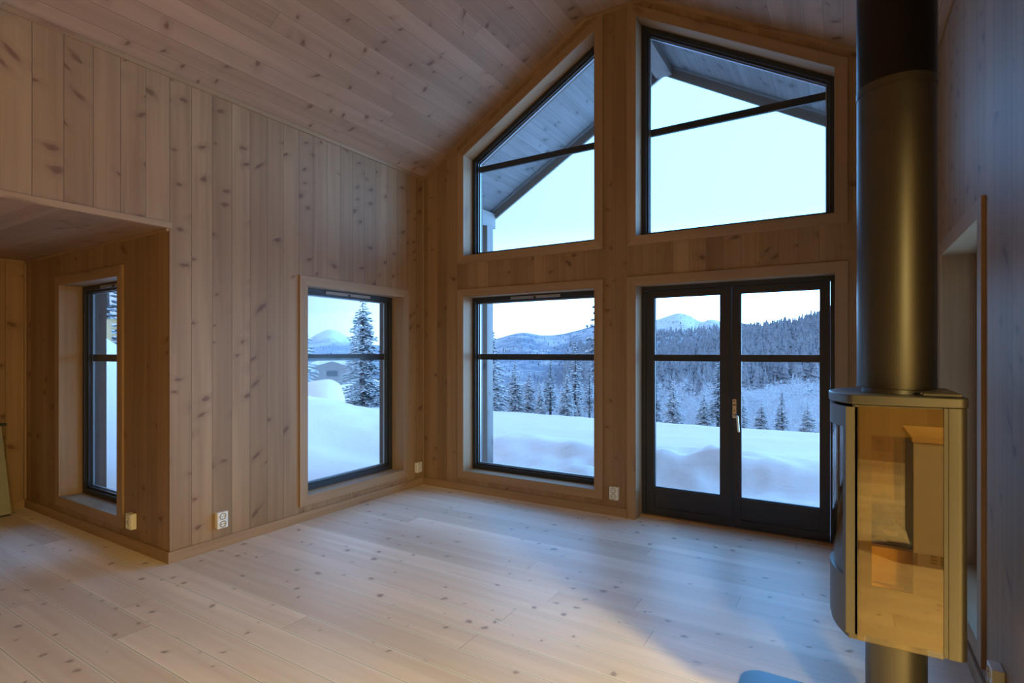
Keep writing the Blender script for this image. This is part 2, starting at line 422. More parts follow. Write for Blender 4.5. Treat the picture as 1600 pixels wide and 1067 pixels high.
# cross trim on the ceiling where the loft edge begins
mb = MB()
P = [(XL+.02, 1.0, ZE+.02*SL), (XL+1.5, 1.0, ZE+1.52*SL), (XL+1.5, 1.0, ZE+1.52*SL-.10), (XL+.02, 1.0, ZE+.02*SL-.10)]
mb.quadprism(P, [(p[0], 1.055, p[2]) for p in P], (1, 0, SL)); mb.build('trim_8', M['trim'], kind='structure', bevel=.004)

BH, BT = .08, .015
mb = MB(); mb.box((XL, YN-BT, 0), (XL+BT, D-.001, BH), 1); mb.build('baseboard_left', M['trim'], kind='structure', bevel=.003)
mb = MB(); mb.box((XL+BT, D-BT, 0), (-1.645, D, BH), 0); mb.box((.022, D-BT, 0), (XR-BT, D, BH), 0); mb.build('baseboard_gable', M['trim'], kind='structure', bevel=.003)
mb = MB(); mb.box((XR-BT, YN-BT, 0), (XR, D, BH), 1); mb.build('baseboard_right', M['trim'], kind='structure', bevel=.003)
mb = MB(); mb.box((XNL+.02, YN-BT, 0), (XL, YN, BH), 0); mb.build('baseboard_bay_left', M['trim'], kind='structure', bevel=.003)
mb = MB(); mb.box((XR, YN-BT, 0), (XNR, YN, BH), 0); mb.build('baseboard_bay_right', M['trim'], kind='structure', bevel=.003)
mb = MB(); mb.box((XNL, YB, 0), (XNL+BT, YN-BT, BH), 1); mb.build('baseboard_end_left', M['trim'], kind='structure', bevel=.003)

# ---------------------------------------------------------------- windows
CW, CT, RV = .079, .016, .158
def window(name, Tf, op, muntin_z, vent=None, casing_skip=()):
    c = Vector(Tf(sum(p[0] for p in op)/len(op), min(p[1] for p in op), 0))
    r = thing(name, c, kind='structure')
    def B(): return MB(Tf)
    mb = B(); mb.ring(inset(op, -CW), inset(op, .004), -CT, 0, casing_skip); mb.build('casing', M['trim'], r, bevel=.002)
    mb = B(); mb.ring(inset(op, -HX), op, 0, RV+.02); mb.build('reveal_lining', M['trim'], r)
    mb = B(); mb.ring(inset(op, -.012), inset(op, .042), RV, RV+.085); mb.build('window_frame', M['frame'], r, bevel=.002)
    mb = B(); mb.ring(inset(op, .0405), inset(op, .058), RV+.022, RV+.078); mb.build('sash', M['frame'], r, bevel=.0015)
    mb = B(); mb.ring(inset(op, .050), inset(op, .066), RV+.054, RV+.072); mb.build('glazing_bead', M['bead'], r)
    mb = B()
    g = inset(op, .052)
    mb.quadprism([(a, b, RV+.046) for a, b in g], [(a, b, RV+.052) for a, b in g]); mb.build('pane', M['glass'], r)
    mb = B()
    iu = inset(op, .05)
    u0, u1 = min(p[0] for p in iu), max(p[0] for p in iu)
    mb.box((u0, muntin_z-.031, RV+.056), (u1, muntin_z+.031, RV+.084), 0); mb.build('muntin', M['frame'], r, bevel=.002)
    mb = B(); mb.ring(inset(op, -.03), inset(op, .006), RV+.085, WT+.012); mb.build('exterior_reveal', M['ext'], r)
    if vent:
        a, b = vent; zt = max(p[1] for p in op)
        mb = B(); mb.box((a, zt-.040, RV-.014), (b, zt-.012, RV), 0); o = mb.build('trickle_vent', M['vent'], r, bevel=.003)
        mb = B(); mb.box(((a+b)/2-.012, zt-.046, RV-.020), ((a+b)/2+.012, zt-.022, RV-.012), 0); mb.build('vent_slider', M['frame'], o, bevel=.002)
    return r
window('window_1', T_gable, W1, 1.421, (-2.95, -2.38))
window('window_2', T_gable, U1, 3.458)
window('window_3', T_gable, U2, 3.458)
window('window_4', T_left, WLh, 1.421, (3.42, 3.98))
window('window_5', T_right, WRh, 1.421)
window('window_6', T_bay, WNh, 1.421, (-5.45, -4.95))

# ---------------------------------------------------------------- french doors in the gable
dr = thing('door_1', Vector(T_gable(-.81, 0, 0)), kind='structure')
def B(): return MB(T_gable)
mb = B(); oc = inset(DR, -CW); oc[0] = (oc[0][0], 0); oc[1] = (oc[1][0], 0); ic = inset(DR, .004); ic[0] = (ic[0][0], 0); ic[1] = (ic[1][0], 0)
mb.ring(oc, ic, -CT, 0, (0,)); mb.build('casing', M['trim'], dr, bevel=.002)
og = inset(DR, -HX); og[0] = (og[0][0], 0); og[1] = (og[1][0], 0)
mb = B(); mb.ring(og, DR, 0, RV+.02, (0,)); mb.build('reveal_lining', M['trim'], dr)
fo = inset(DR, -.012); fo[0] = (fo[0][0], .004); fo[1] = (fo[1][0], .004); fi = inset(DR, .036); fi[0] = (fi[0][0], .004); fi[1] = (fi[1][0], .004)
mb = B(); mb.ring(fo, fi, RV, RV+.10, (0,)); mb.build('door_frame', M['door'], dr, bevel=.002)
mb = B(); mb.box((-1.566, 0, RV-.035), (-.054, .016, RV+.15), 0); mb.build('threshold', M['oak'], dr, bevel=.003)
leaf_z0, leaf_z1 = .018, 2.019
for (a, b, ga, gb, right) in ((-1.526, -.803, -1.455, -.890, False), (-.799, -.094, -.734, -.157, True)):
    w0 = RV+.012
    mb = B()
    mb.box((a, leaf_z0, w0), (ga, leaf_z1, w0+.062), 2); mb.box((gb, leaf_z0, w0), (b, leaf_z1, w0+.062), 2)
    mb.box((ga, 1.962, w0), (gb, leaf_z1, w0+.062), 0); mb.box((ga, .200, w0), (gb, .262, w0+.062), 0)
    mb.box((ga, leaf_z0, w0), (gb, .085, w0+.062), 0)
    lf = mb.build('door_leaf', M['door'], dr, bevel=.0025)
    mb = B(); mb.box((ga-.002, .083, w0+.012), (gb+.002, .202, w0+.05), 0); mb.build('bottom_panel', M['door'], lf)
    mb = B(); mb.box((ga-.004, .258, w0+.030), (gb+.004, 1.966, w0+.036), 0); mb.build('pane', M['glass'], lf)
    mb = B(); mb.box((ga, 1.392, w0+.038), (gb, 1.450, w0+.062), 0); mb.build('muntin', M['door'], lf, bevel=.002)
    mb = B(); mb.ring(rect(ga-.001, gb+.001, .261, 1.963), inset(rect(ga-.001, gb+.001, .261, 1.963), .008), w0+.012, w0+.028); mb.build('glazing_bead', M['door'], lf)
    if right:
        hx = -.778
        mb = B(); mb.box((hx-.016, .925, w0-.007), (hx+.014, 1.082, w0), 2); pl = mb.build('lock_plate', M['brass'], lf, bevel=.002)
        mb = B()
        for zz in (1.066, .987): mb.box((hx-.005, zz-.005, w0-.009), (hx+.003, zz+.005, w0-.006), 2)
        mb.box((hx-.014, 1.030, w0-.0095), (hx+.012, 1.037, w0-.006), 2)
        mb.build('screw', M['dark'], pl)
        mb = B()
        mb.rod((hx, .955, w0-.005), (hx, .955, w0-.052), .009, .009, 12)
        mb.rod((hx, .955, w0-.050), (hx+.028, .945, w0-.056), .009, .009, 12)
        mb.rod((hx+.028, .948, w0-.056), (hx+.038, .818, w0-.052), .0105, .009, 12)
        mb.build('door_handle', M['steel'], lf, smooth=40)
mb = B(); mb.box((-.815, leaf_z0, RV+.002), (-.802, leaf_z1, RV+.0115), 2); mb.build('cover_strip', M['door'], dr, bevel=.002)
er = inset(DR, -.03); er[0] = (er[0][0], .0); er[1] = (er[1][0], .0); ei = inset(DR, .006); ei[0] = (ei[0][0], 0); ei[1] = (ei[1][0], 0)
mb = B(); mb.ring(er, ei, RV+.10, WT+.012, (0,)); mb.build('exterior_reveal', M['ext'], dr)

# ---------------------------------------------------------------- roof overhang outside the gable
YO = 6.2; RZ = 4.773; RX = -1.766
roof = thing('roof_overhang', (RX, D+WT, RZ), kind='structure')
mb = MB(); xe = -4.55
slope_prism(mb, xe, RZ-SL*(RX-xe), RX, RZ, D+WT+.001, YO, .14); mb.build('soffit', M['soffit'], roof)
mb = MB(); xe2 = 1.05
slope_prism(mb, RX, RZ, xe2, RZ-SL*(xe2-RX), D+WT+.001, YO, .14, 8.0); mb.build('soffit', M['soffit'], roof)
for sx, xx in ((-1, xe), (1, xe2)):
    mb = MB(); zz = RZ-SL*abs(xx-RX)
    P = [(RX, YO, RZ+.15), (xx, YO, zz+.15), (xx, YO, zz-.125), (RX, YO, RZ-.125)]
    mb.quadprism(P, [(p[0], YO+.03, p[2]) for p in P], (xx-RX, 0, zz-RZ)); mb.build('barge_board', M['post'], roof)
    mb = MB()
    P = [(RX, YO-.045, RZ-.001), (xx, YO-.045, zz-.001), (xx, YO-.045, zz-.022), (RX, YO-.045, RZ-.022)]
    mb.quadprism(P, [(p[0], YO-.0005, p[2]) for p in P], (xx-RX, 0, zz-RZ)); mb.build('barge_fillet', M['bead'], roof)
mb = MB(); mb.box((RX-.085, D+WT+.002, RZ-.150), (RX+.095, YO-.0005, RZ-.02), 1); mb.build('ridge_beam', M['post'], roof)
mb = MB(); mb.box((-4.24, D+WT+.002, 3.155), (-4.075, YO-.001, 3.36), 1); mb.build('eaves_beam', M['post'], roof)
mb = MB(); mb.box((.55, D+WT+.002, 3.155), (.71, YO-.001, 3.36), 1); mb.build('eaves_beam', M['post'], roof)
mb = MB(); mb.box((-4.150, 5.95, -.4), (-4.041, 6.09, 3.155), 2); mb.build('porch_post', M['post'], roof)
mb = MB(); mb.box((.56, 5.95, -.4), (.67, 6.09, 3.155), 2); mb.build('porch_post', M['post'], roof)
# roof over the house and the bays, so that no daylight leaks in above the boards
mb = MB()
slope_prism(mb, xe, RZ-SL*(RX-xe)+.02, RX, RZ+.02, YB-.4, D+WT, .16); slope_prism(mb, RX, RZ+.02, xe2, RZ-SL*(xe2-RX)+.02, YB-.4, D+WT, .16)
mb.box((XNL-.6, YB-.4, ZN+.30), (XL-.02, YN+.6, ZN+.42), 0); mb.box((XR+.02, YB-.4, ZN+.30), (XNR+.6, YN+.6, ZN+.42), 0)
mb.build('roof_deck', M['post'], roof)

# ---------------------------------------------------------------- sockets
def socket(Tf, u, v, dv, label):
    r = thing('wall_socket', Vector(Tf(u, v-dv/2, 0)), label, 'socket', 'surface mounted wall sockets')
    hw, dep = .041, .040
    mb = MB(Tf); mb.box((u-hw, v-dv/2, -dep), (u+hw, v+dv/2, -.0005), 2); mb.build('socket_box', M['plastic'], r, bevel=.004)
    for s in (1, -1):
        cz = v+s*dv*.235
        mb = MB(Tf); n = 20; ro, ri = .0245, .0195
        A = [(u+ro*math.cos(2*PI*i/n), cz+ro*math.sin(2*PI*i/n)) for i in range(n)]
        I = [(u+ri*math.cos(2*PI*i/n), cz+ri*math.sin(2*PI*i/n)) for i in range(n)]
        mb.ring(A, I, -dep-.004, -dep+.001)
        o = mb.build('outlet_ring', M['plastic2'], r, smooth=40)
        mb = MB(Tf)
        for du in (-.009, .009):
            H = [(u+du+.0032*math.cos(2*PI*i/8), cz+.0032*math.sin(2*PI*i/8)) for i in range(8)]
            mb.quadprism([(a, b, -dep-.0012) for a, b in H], [(a, b, -dep+.0005) for a, b in H])
        mb.build('pin_hole', M['dark'], o)
socket(T_left, 2.322, .214, .122, 'double white socket on the left plank wall by the alcove corner')
socket(T_left, 4.527, .207, .11, 'white socket low on the left wall next to the far corner')
socket(T_gable, -1.758, .209, .115, 'white socket between the lower gable window and the glazed doors')
socket(T_bay, -4.518, .217, .115, 'white socket seen side-on right of the alcove window')
socket(T_right, 2.70, .230, .115, 'white socket at bottom right below the right wall window')

# ---------------------------------------------------------------- wood stove
SC = Vector((.157, 2.38, 0)); YS0, YS1 = 2.17, 2.59; Z0, Z1 = .506, 1.296
st = thing('wood_stove', SC, 'black pedestal wood stove with glass sides and curved front by the right wall', 'stove')
def xfront(y, base=-.047): return base+.062*((y-2.38)/.21)**2
def arcpts(y0, y1, n, base): return [(xfront(y0+(y1-y0)*i/n, base), y0+(y1-y0)*i/n) for i in range(n+1)]
def outline(ov, xb):
    """plan outline: curved front, rounded corners, straight sides and back (anticlockwise)"""
    f = arcpts(YS1+ov, YS0-ov, 18, -.047-ov)
    r = .028; p = []
    p += f[:]
    p[0] = (p[0][0]+.012, p[0][1]); p[-1] = (p[-1][0]+.012, p[-1][1])
    p.insert(1, (f[0][0]+.002, f[0][1]-.004)); p.insert(-1, (f[-1][0]+.002, f[-1][1]+.004))
    for k in range(6):
        a = -PI/2+PI/2*k/5; p.append((xb-r+r*math.cos(a), YS0-ov+r+r*math.sin(a)))
    for k in range(6):
        a = PI/2*k/5; p.append((xb-r+r*math.cos(a), YS1+ov-r+r*math.sin(a)))
    return p
def plate(mb, poly, z0, z1): mb.quadprism([(a, b, z0) for a, b in poly], [(a, b, z1) for a, b in poly])
mb = MB(); plate(mb, outline(.004, .332), 1.298, 1.330); mb.build('top_plate', M['stove'], st, bevel=.004, smooth=35)
mb = MB()
for k in range(7):
    y0 = 2.20+k*.052; mb.box((.205+.012*abs(k-3)/3, y0, 1.3295), (.318, y0+.020, 1.341), 0)
mb.build('vent_grille', M['stove'], st, bevel=.003)
# body: floor, rear wall, posts, firebox sides with openings
mb = MB()
xb = .328
rear = [(.060, YS0+.012), (.278, YS0+.012), (.278, YS0), (.302, YS0)]
pts = [(.280, YS0+.001)] + [(xb-.024+.024*math.cos(-PI/2+PI/2*k/6), YS0+.001+.024+.024*math.sin(-PI/2+PI/2*k/6)) for k in range(7)] + \
      [(xb-.024+.024*math.cos(PI/2*k/6), YS1-.001-.024+.024*math.sin(PI/2*k/6)) for k in range(7)] + [(.280, YS1-.001), (.280, YS1-.03), (.300, YS1-.035), (.300, YS0+.035), (.280, YS0+.03)]
plate(mb, pts, Z0, Z1)
mb.box((.024, YS0+.010, Z0+.012), (.290, YS1-.010, Z0+.05), 0)
mb.box((.024, YS0+.010, 1.262), (.290, YS1-.010, Z1), 0)
for y0, y1 in ((YS0+.004, YS0+.016), (YS1-.016, YS1-.004)):
    mb.box((.030, y0, Z0+.006), (.042, y1, Z1-.001), 2)
    mb.box((.268, y0-.003 if y0 < 2.3 else y0, Z0+.002), (.2785, y1 if y0 < 2.3 else y1+.003, Z1-.001), 2)
    sm = MB(lambda u, v, w: (u, w, v)); sm.slab(rect(.040, .270, Z0+.012, Z1-.002), [rect(.078, .190, .690, 1.196)], y0+.004, y1-.002)
    for f, uvv in zip(sm.f, sm.uv): mb.face([sm.v[i] for i in f], uvv)
mb.build('stove_body', M['stove'], st, smooth=35)
mb = MB()
mb.box((.030, YS0+.018, Z0+.05), (.285, YS1-.018, .676), 0); mb.box((.262, YS0+.018, .676), (.298, YS1-.018, 1.24), 2); mb.box((.030, YS0+.018, 1.235), (.298, YS1-.018, 1.262), 0)
mb.build('firebox_lining', M['verm'], st, bevel=.003)
for k, (y0, y1) in enumerate(((YS0-.002, YS0+.003), (YS1-.003, YS1+.002))):
    mb = MB(); mb.box((.0365, y0, Z0-.004), (.2675, y1, Z1-.004), 2); mb.build('side_glass', M['sglass'], st, bevel=.001)
# curved door: frame, glass
def curved(mb, y0, y1, z0, z1, base, th, n=14):
    A = arcpts(y0, y1, n, base); Bk = [(a+th, b) for a, b in A]
    poly = A+Bk[::-1]; plate(mb, poly, z0, z1)
mb = MB()
curved(mb, YS0+.004, YS1-.004, 1.216, 1.288, -.047, .050)
curved(mb, YS0+.004, YS1-.004, Z0+.012, .700, -.047, .050)
curved(mb, YS0+.004, YS0+.036, .7005, 1.2155, -.047, .050, 5); curved(mb, YS1-.036, YS1-.004, .7005, 1.2155, -.047, .050, 5)
mb.box((.004, YS0+.001, Z0+.012), (.024, YS0+.012, 1.288), 2); mb.box((.004, YS1-.012, Z0+.012), (.024, YS1-.001, 1.288), 2)
dd = mb.build('door_frame', M['stove'], st, smooth=35)
mb = MB(); curved(mb, YS0+.034, YS1-.034, .690, 1.226, -.038, .004); mb.build('door_glass', M['dglass'], dd, smooth=35)
mb = MB(); curved(mb, YS0+.010, YS1-.010, Z0-.008, Z0+.009, -.043, .045); mb.build('ash_lip', M['stove'], dd, smooth=35)
mb = MB(); mb.tube(SC, .092, .092, .012, Z0+.012, 40); mb.tube(SC, .135, .13, .0062, .016, 40); mb.build('pedestal', M['stove'], st, smooth=35)
mb = MB(); mb.box((.085, 2.255, Z0-.016), (.105, 2.275, Z0+.012), 0); mb.build('air_lever', M['brass'], st, bevel=.002)
mb = MB(); mb.tube(SC, .103, .103, 1.330, 1.3465, 40); mb.build('flue_collar', M['stove'], st, smooth=35)
# papers and plastic left in the firebox
mb = MB(); mb.box((.055, 2.262, .6765), (.205, 2.292, .80), 0); o = mb.build('card_box', M['card'], bevel=.002)
tag(o, 'yellow card packet standing inside the stove behind its side glass', 'packet')
mb = MB(); rg = random.Random(4); nu, nv = 22, 12
G = []
for i in range(nu+1):
    row = []
    for j in range(nv):
        th = PI*i/nu; ph = 2*PI*j/nv
        p = Vector((.075*math.sin(th)*math.cos(ph), .075*math.sin(th)*math.sin(ph), .075*math.cos(th)))
        k = 1+.34*mnoise.noise(p*24+Vector((3, 1, 7)))+.18*mnoise.noise(p*60)
        row.append((.128+p.x*k, 2.385+p.y*k, .775+p.z*k*1.15))
    G.append(row)
for i in range(nu):
    for j in range(nv): mb.face([G[i][j], G[i][(j+1) % nv], G[i+1][(j+1) % nv], G[i+1][j]])
o = mb.build('plastic_bag', M['bag']); tag(o, 'crumpled clear plastic bag lying inside the stove firebox', 'bag')

# flue
fp = thing('flue_pipe', SC+Vector((0, 0, 1.347)), 'tall round black flue pipe rising from the stove to the ceiling', 'flue pipe')
mb = MB(); mb.tube(SC, .1185, .1185, 1.352, 2.398, 64); mb.build('lower_pipe', M['pipe'], fp, smooth=35)
mb = MB(); mb.tube(SC, .1205, .1205, 1.347, 1.3515, 64); mb.tube(SC, .1200, .1200, 1.374, 1.378, 64, True); mb.build('base_ring', M['pipe'], fp, smooth=35)
mb = MB(); mb.tube(SC, .1195, .1195, 2.4265, 3.535, 64); mb.build('upper_pipe', M['pipe2'], fp, smooth=35)
mb = MB(); mb.tube(SC, .1205, .1205, 2.3985, 2.426, 64); mb.build('pipe_joint', M['pipe'], fp, smooth=35)
# floor plate
mb = MB(); P = []
for (cx, cy, a0) in ((-.40+.09, 2.725-.09, 90), (-.40+.09, 2.035+.09, 180), (.44-.03, 2.035+.03, 270), (.44-.03, 2.725-.03, 0)):
    r = .09 if cx < 0 else .03
    for k in range(9):
        a = math.radians(a0+90*k/8); P.append((cx+r*math.cos(a), cy+r*math.sin(a)))
plate(mb, P, .0004, .006); o = mb.build('hearth_plate', M['hearth']); tag(o, 'flat steel floor plate with rounded corners under the stove', 'floor plate')

# kitchen base cabinet behind the viewpoint: its front is mirrored in the stove glass
kc = thing('kitchen_cabinet', (1.0, -.54, 0), 'grey kitchen base cabinet mirrored in the glass side of the stove', 'cabinet')
mb = MB(); mb.box((.40, -.84, .10), (1.60, -.262, .86), 2); mb.build('cabinet_body', M['cab'], kc)
mb = MB(); mb.box((.43, -.80, 0), (1.60, -.30, .10), 0); pl = mb.build('plinth', M['cab'], kc)
mb = MB()
for k in range(3):
    for j in range(8): mb.box((.50+j*.05, -.2995, .03+k*.022), (.535+j*.05, -.296, .042+k*.022), 0)
mb.build('plinth_grille', M['dark'], pl)
for a, b in ((.402, .998), (1.002, 1.598)):
    dm = MB(lambda u, v, w: (u, w, v)); dm.ring(rect(a, b, .105, .855), rect(a+.07, b-.07, .175, .785), -.262, -.24)
    dm.box((a+.07, .175, -.262), (b-.07, .785, -.25), 1); dd_ = dm.build('cabinet_door', M['cab'], kc, bevel=.002)
    hm = MB(); hm.rod((b-.035, -.225, .62), (b-.035, -.225, .76), .006, .006, 8); hm.rod((b-.035, -.24, .63), (b-.035, -.225, .63), .005, .005, 6); hm.rod((b-.035, -.24, .75), (b-.035, -.225, .75), .005, .005, 6); hm.build('handle', M['steel'], dd_)
mb = MB(); mb.box((.385, -.86, .86), (1.62, -.225, .90), 0); mb.build('worktop', M['oak'], kc, bevel=.003)

# pale board leaning at the far left
mb = MB()
a, b = Vector((-6.415, 1.80, .012)), Vector((-6.415, .6, .012)); nrm = Vector((.955, 0, .11)).normalized()
upv = Vector((-.125, -.035, .80))
P = [a, b, b+upv, a+upv]; mb.quadprism([tuple(p) for p in P], [tuple(p-nrm*.02) for p in P], (0, -1, 0))
lb = thing('leaning_board', (-6.42, 1.2, 0), 'pale grey board leaning on the alcove end wall at far left', 'board')
mb.build('board_sheet', M['snowpaint'], lb, bevel=.002)
mb = MB(); mb.box((-6.57, .6, .800), (-6.53, 1.80, .822), 1); mb.build('dark_edge', M['frame'], lb, bevel=.002)
mb = MB(); mb.box((-6.44, .6, 0), (-6.405, 1.79, .012), 1); mb.build('foot_strip', M['frame'], lb)

# ---------------------------------------------------------------- snow outside
def sm(a, b, x):
    t = min(1, max(0, (x-a)/(b-a))); return t*t*(3-2*t)
def gauss(x, y, cx, cy, sx, sy): return math.exp(-((x-cx)/sx)**2-((y-cy)/sy)**2)
def ground(x, y):
    z = -.02
    z += .045*mnoise.noise(Vector((x*.5, y*.5, 1.3)))+.018*mnoise.noise(Vector((x*1.7, y*1.7, 4.1)))
    z += 3.0*gauss(x, y, -11.2, 1.9, 3.1, 3.0)                      # bank thrown up beside the house
    z += .55*gauss(x, y, -9.6, 6.8, 2.2, 2.0)
    z += .20*sm(-5.3, -4.4, x)*sm(6.2, 7.0, y)*sm(8.4, 7.4, y)*sm(2.5, -1.0, x)        # long drift in front of the porch
    z += .22*gauss(x, y, -2.0, 6.5, .5, .28)+.13*gauss(x, y, -1.25, 6.8, .45, .22)+.10*gauss(x, y, -2.6, 6.2, .3, .2)
    z += .13*mnoise.noise(Vector((x*2.6, y*2.6, 9.0)))*gauss(x, y, -2.2, 6.5, 2.2, .9)+.05*mnoise.noise(Vector((x*6, y*6, 2.0)))*gauss(x, y, -1.8, 6.4, 1.6, .7)
    z += .10*mnoise.noise(Vector((x*2.3, y*2.3, 5.0)))*gauss(x, y, -8.0, 7.2, 1.5, 1.0)
    z -= .10*gauss(x, y, -6.1, 5.6, 1.5, .55)
    f = sm(-.95, -.76, x/max(y, .5))
    yc = 11.5
    if y > yc: z -= f*(.17*(y-yc) if y-yc < 16 else .17*16+.35*(y-yc-16))
    if y > yc and f < 1: z -= (1-f)*.055*(y-yc)
    return z
mb = MB(); NR, NA = 150, 250
rad = [4.2*(90/4.2)**(i/NR) for i in range(NR+1)]
ang = [math.radians(-88+116*j/NA) for j in range(NA+1)]
grid = []
for r in rad:
    row = []
    for a in ang:
        x, y = r*math.sin(a), r*math.cos(a); row.append((x, y, ground(x, y)))
    grid.append(row)
def inside(p): return (p[0] > XL-WT-.02 and p[1] < D+WT-.02) or (p[0] > XNL-WT-.3 and p[1] < YN+WT-.02)
for i in range(NR):
    for j in range(NA):
        q = [grid[i][j], grid[i+1][j], grid[i+1][j+1], grid[i][j+1]]
        if any(inside(p) for p in q): continue
        mb.face(q)
o = mb.build('snow_ground', M['snow'], kind='structure', smooth=180)

# rounded, snow covered mound near the neighbour's cabin
def blob(name, c, sx, sy, sz, mat, seed, amp=.12, parent=None):
    mb = MB(); nu, nv = 16, 28; G = []
    for i in range(nu+1):
        row = []
        for j in range(nv):
            th = PI*i/nu; ph = 2*PI*j/nv
            p = Vector((math.sin(th)*math.cos(ph), math.sin(th)*math.sin(ph), math.cos(th)))
            k = 1+amp*mnoise.noise(p*1.7+Vector((seed, 0, 0)))
            pw = lambda t: math.copysign(abs(t)**.8, t)
            row.append((c[0]+sx*pw(p.x)*k, c[1]+sy*pw(p.y)*k, c[2]+sz*p.z*k))
        G.append(row)
    for i in range(nu):
        for j in range(nv): mb.face([G[i][j], G[i][(j+1) % nv], G[i+1][(j+1) % nv], G[i+1][j]])
    return mb.build(name, mat, parent, smooth=180)
p = bear(504, 13.0); gz = ground(p.x, p.y)
o = blob('snow_mound', (p.x, p.y, gz+.12), .50, .46, .52, M['snow'], 3); tag(o, 'smooth rounded snow mound left of the big spruce', 'snow mound')

# neighbour's cabin
p = bear(519, 42); gz = hz(601, 42)
cb = thing('cabin', (p.x, p.y, gz), 'dark timber cabin with snow on its gable roof, seen through the left window', 'cabin')
ax = Vector((CR.x, CR.y, 0)); fx = Vector((CF.x, CF.y, 0)); rot = Matrix.Rotation(math.radians(14), 4, 'Z'); ax = rot @ ax; fx = rot @ fx
def cp(u, w, z): v = p+ax*u+fx*w; return (v.x, v.y, z)
zw, za = hz(577, 42), hz(564.5, 42)
mb = MB(); P = [cp(-1.9, 0, gz-1.5), cp(1.9, 0, gz-1.5), cp(1.9, 0, zw), cp(0, 0, za), cp(-1.9, 0, zw)]; Q = [cp(-1.9, 6, gz-1.5), cp(1.9, 6, gz-1.5), cp(1.9, 6, zw), cp(0, 6, za), cp(-1.9, 6, zw)]
mb.quadprism(P, Q); mb.build('cabin_wall', M['cabinw'], cb)
mb = MB()
for s in (-1, 1):
    a0 = (s*2.45, zw-.16); a1 = (0, za+.02)
    P = [cp(a0[0], -.4, a0[1]), cp(a1[0], -.4, a1[1]), cp(a1[0], -.4, a1[1]+.42), cp(a0[0], -.4, a0[1]+.36)]
    Q = [cp(a0[0], 6.4, a0[1]), cp(a1[0], 6.4, a1[1]), cp(a1[0], 6.4, a1[1]+.42), cp(a0[0], 6.4, a0[1]+.36)]
    mb.quadprism(P, Q)
mb.build('roof_snow', M['treesnow'], cb)
mb = MB(); mb.quadprism([cp(-.4, -.03, zw-.55), cp(.4, -.03, zw-.55), cp(.4, -.03, zw-.1), cp(-.4, -.03, zw-.1)], [cp(-.4, .05, zw-.55), cp(.4, .05, zw-.55), cp(.4, .05, zw-.1), cp(-.4, .05, zw-.1)]); mb.build('window', M['frame'], cb)

# timber fence on the snow bank (through the alcove window)
p = bear(175, 9.2)
fe = thing('fence', (p.x, p.y, ground(p.x, p.y)), 'raw timber rail fence above the snow bank outside the alcove window', 'fence')
d = Vector((.25, .97, 0)).normalized()
def fpnt(s, z, o=0): v = p+d*s+Vector((-d.y, d.x, 0))*o; return (v.x, v.y, z)
zt = hz(498, 9.2)
for s in (-1.6, -.05, 1.5, 3.0):
    mb = MB(); b0 = ground(*fpnt(s, 0)[:2])
    P = [fpnt(s-.04, b0-.3, -.04), fpnt(s+.04, b0-.3, -.04), fpnt(s+.04, b0-.3, .04), fpnt(s-.04, b0-.3, .04)]
    mb.quadprism(P, [(a, b, zt-.03) for a, b, c in P], (0, 0, 1)); mb.build('post', M['fence'], fe)
for zz in (zt, zt-.135, zt-.25):
    mb = MB(); h = .075 if zz == zt else .045
    P = [fpnt(-1.8, zz-h, .041), fpnt(3.2, zz-h, .041), fpnt(3.2, zz, .041), fpnt(-1.8, zz, .041)]; Q = [fpnt(-1.8, zz-h, .07), fpnt(3.2, zz-h, .07), fpnt(3.2, zz, .07), fpnt(-1.8, zz, .07)]
    mb.quadprism(P, Q, tuple(d)); mb.build('rail', M['fence'], fe)

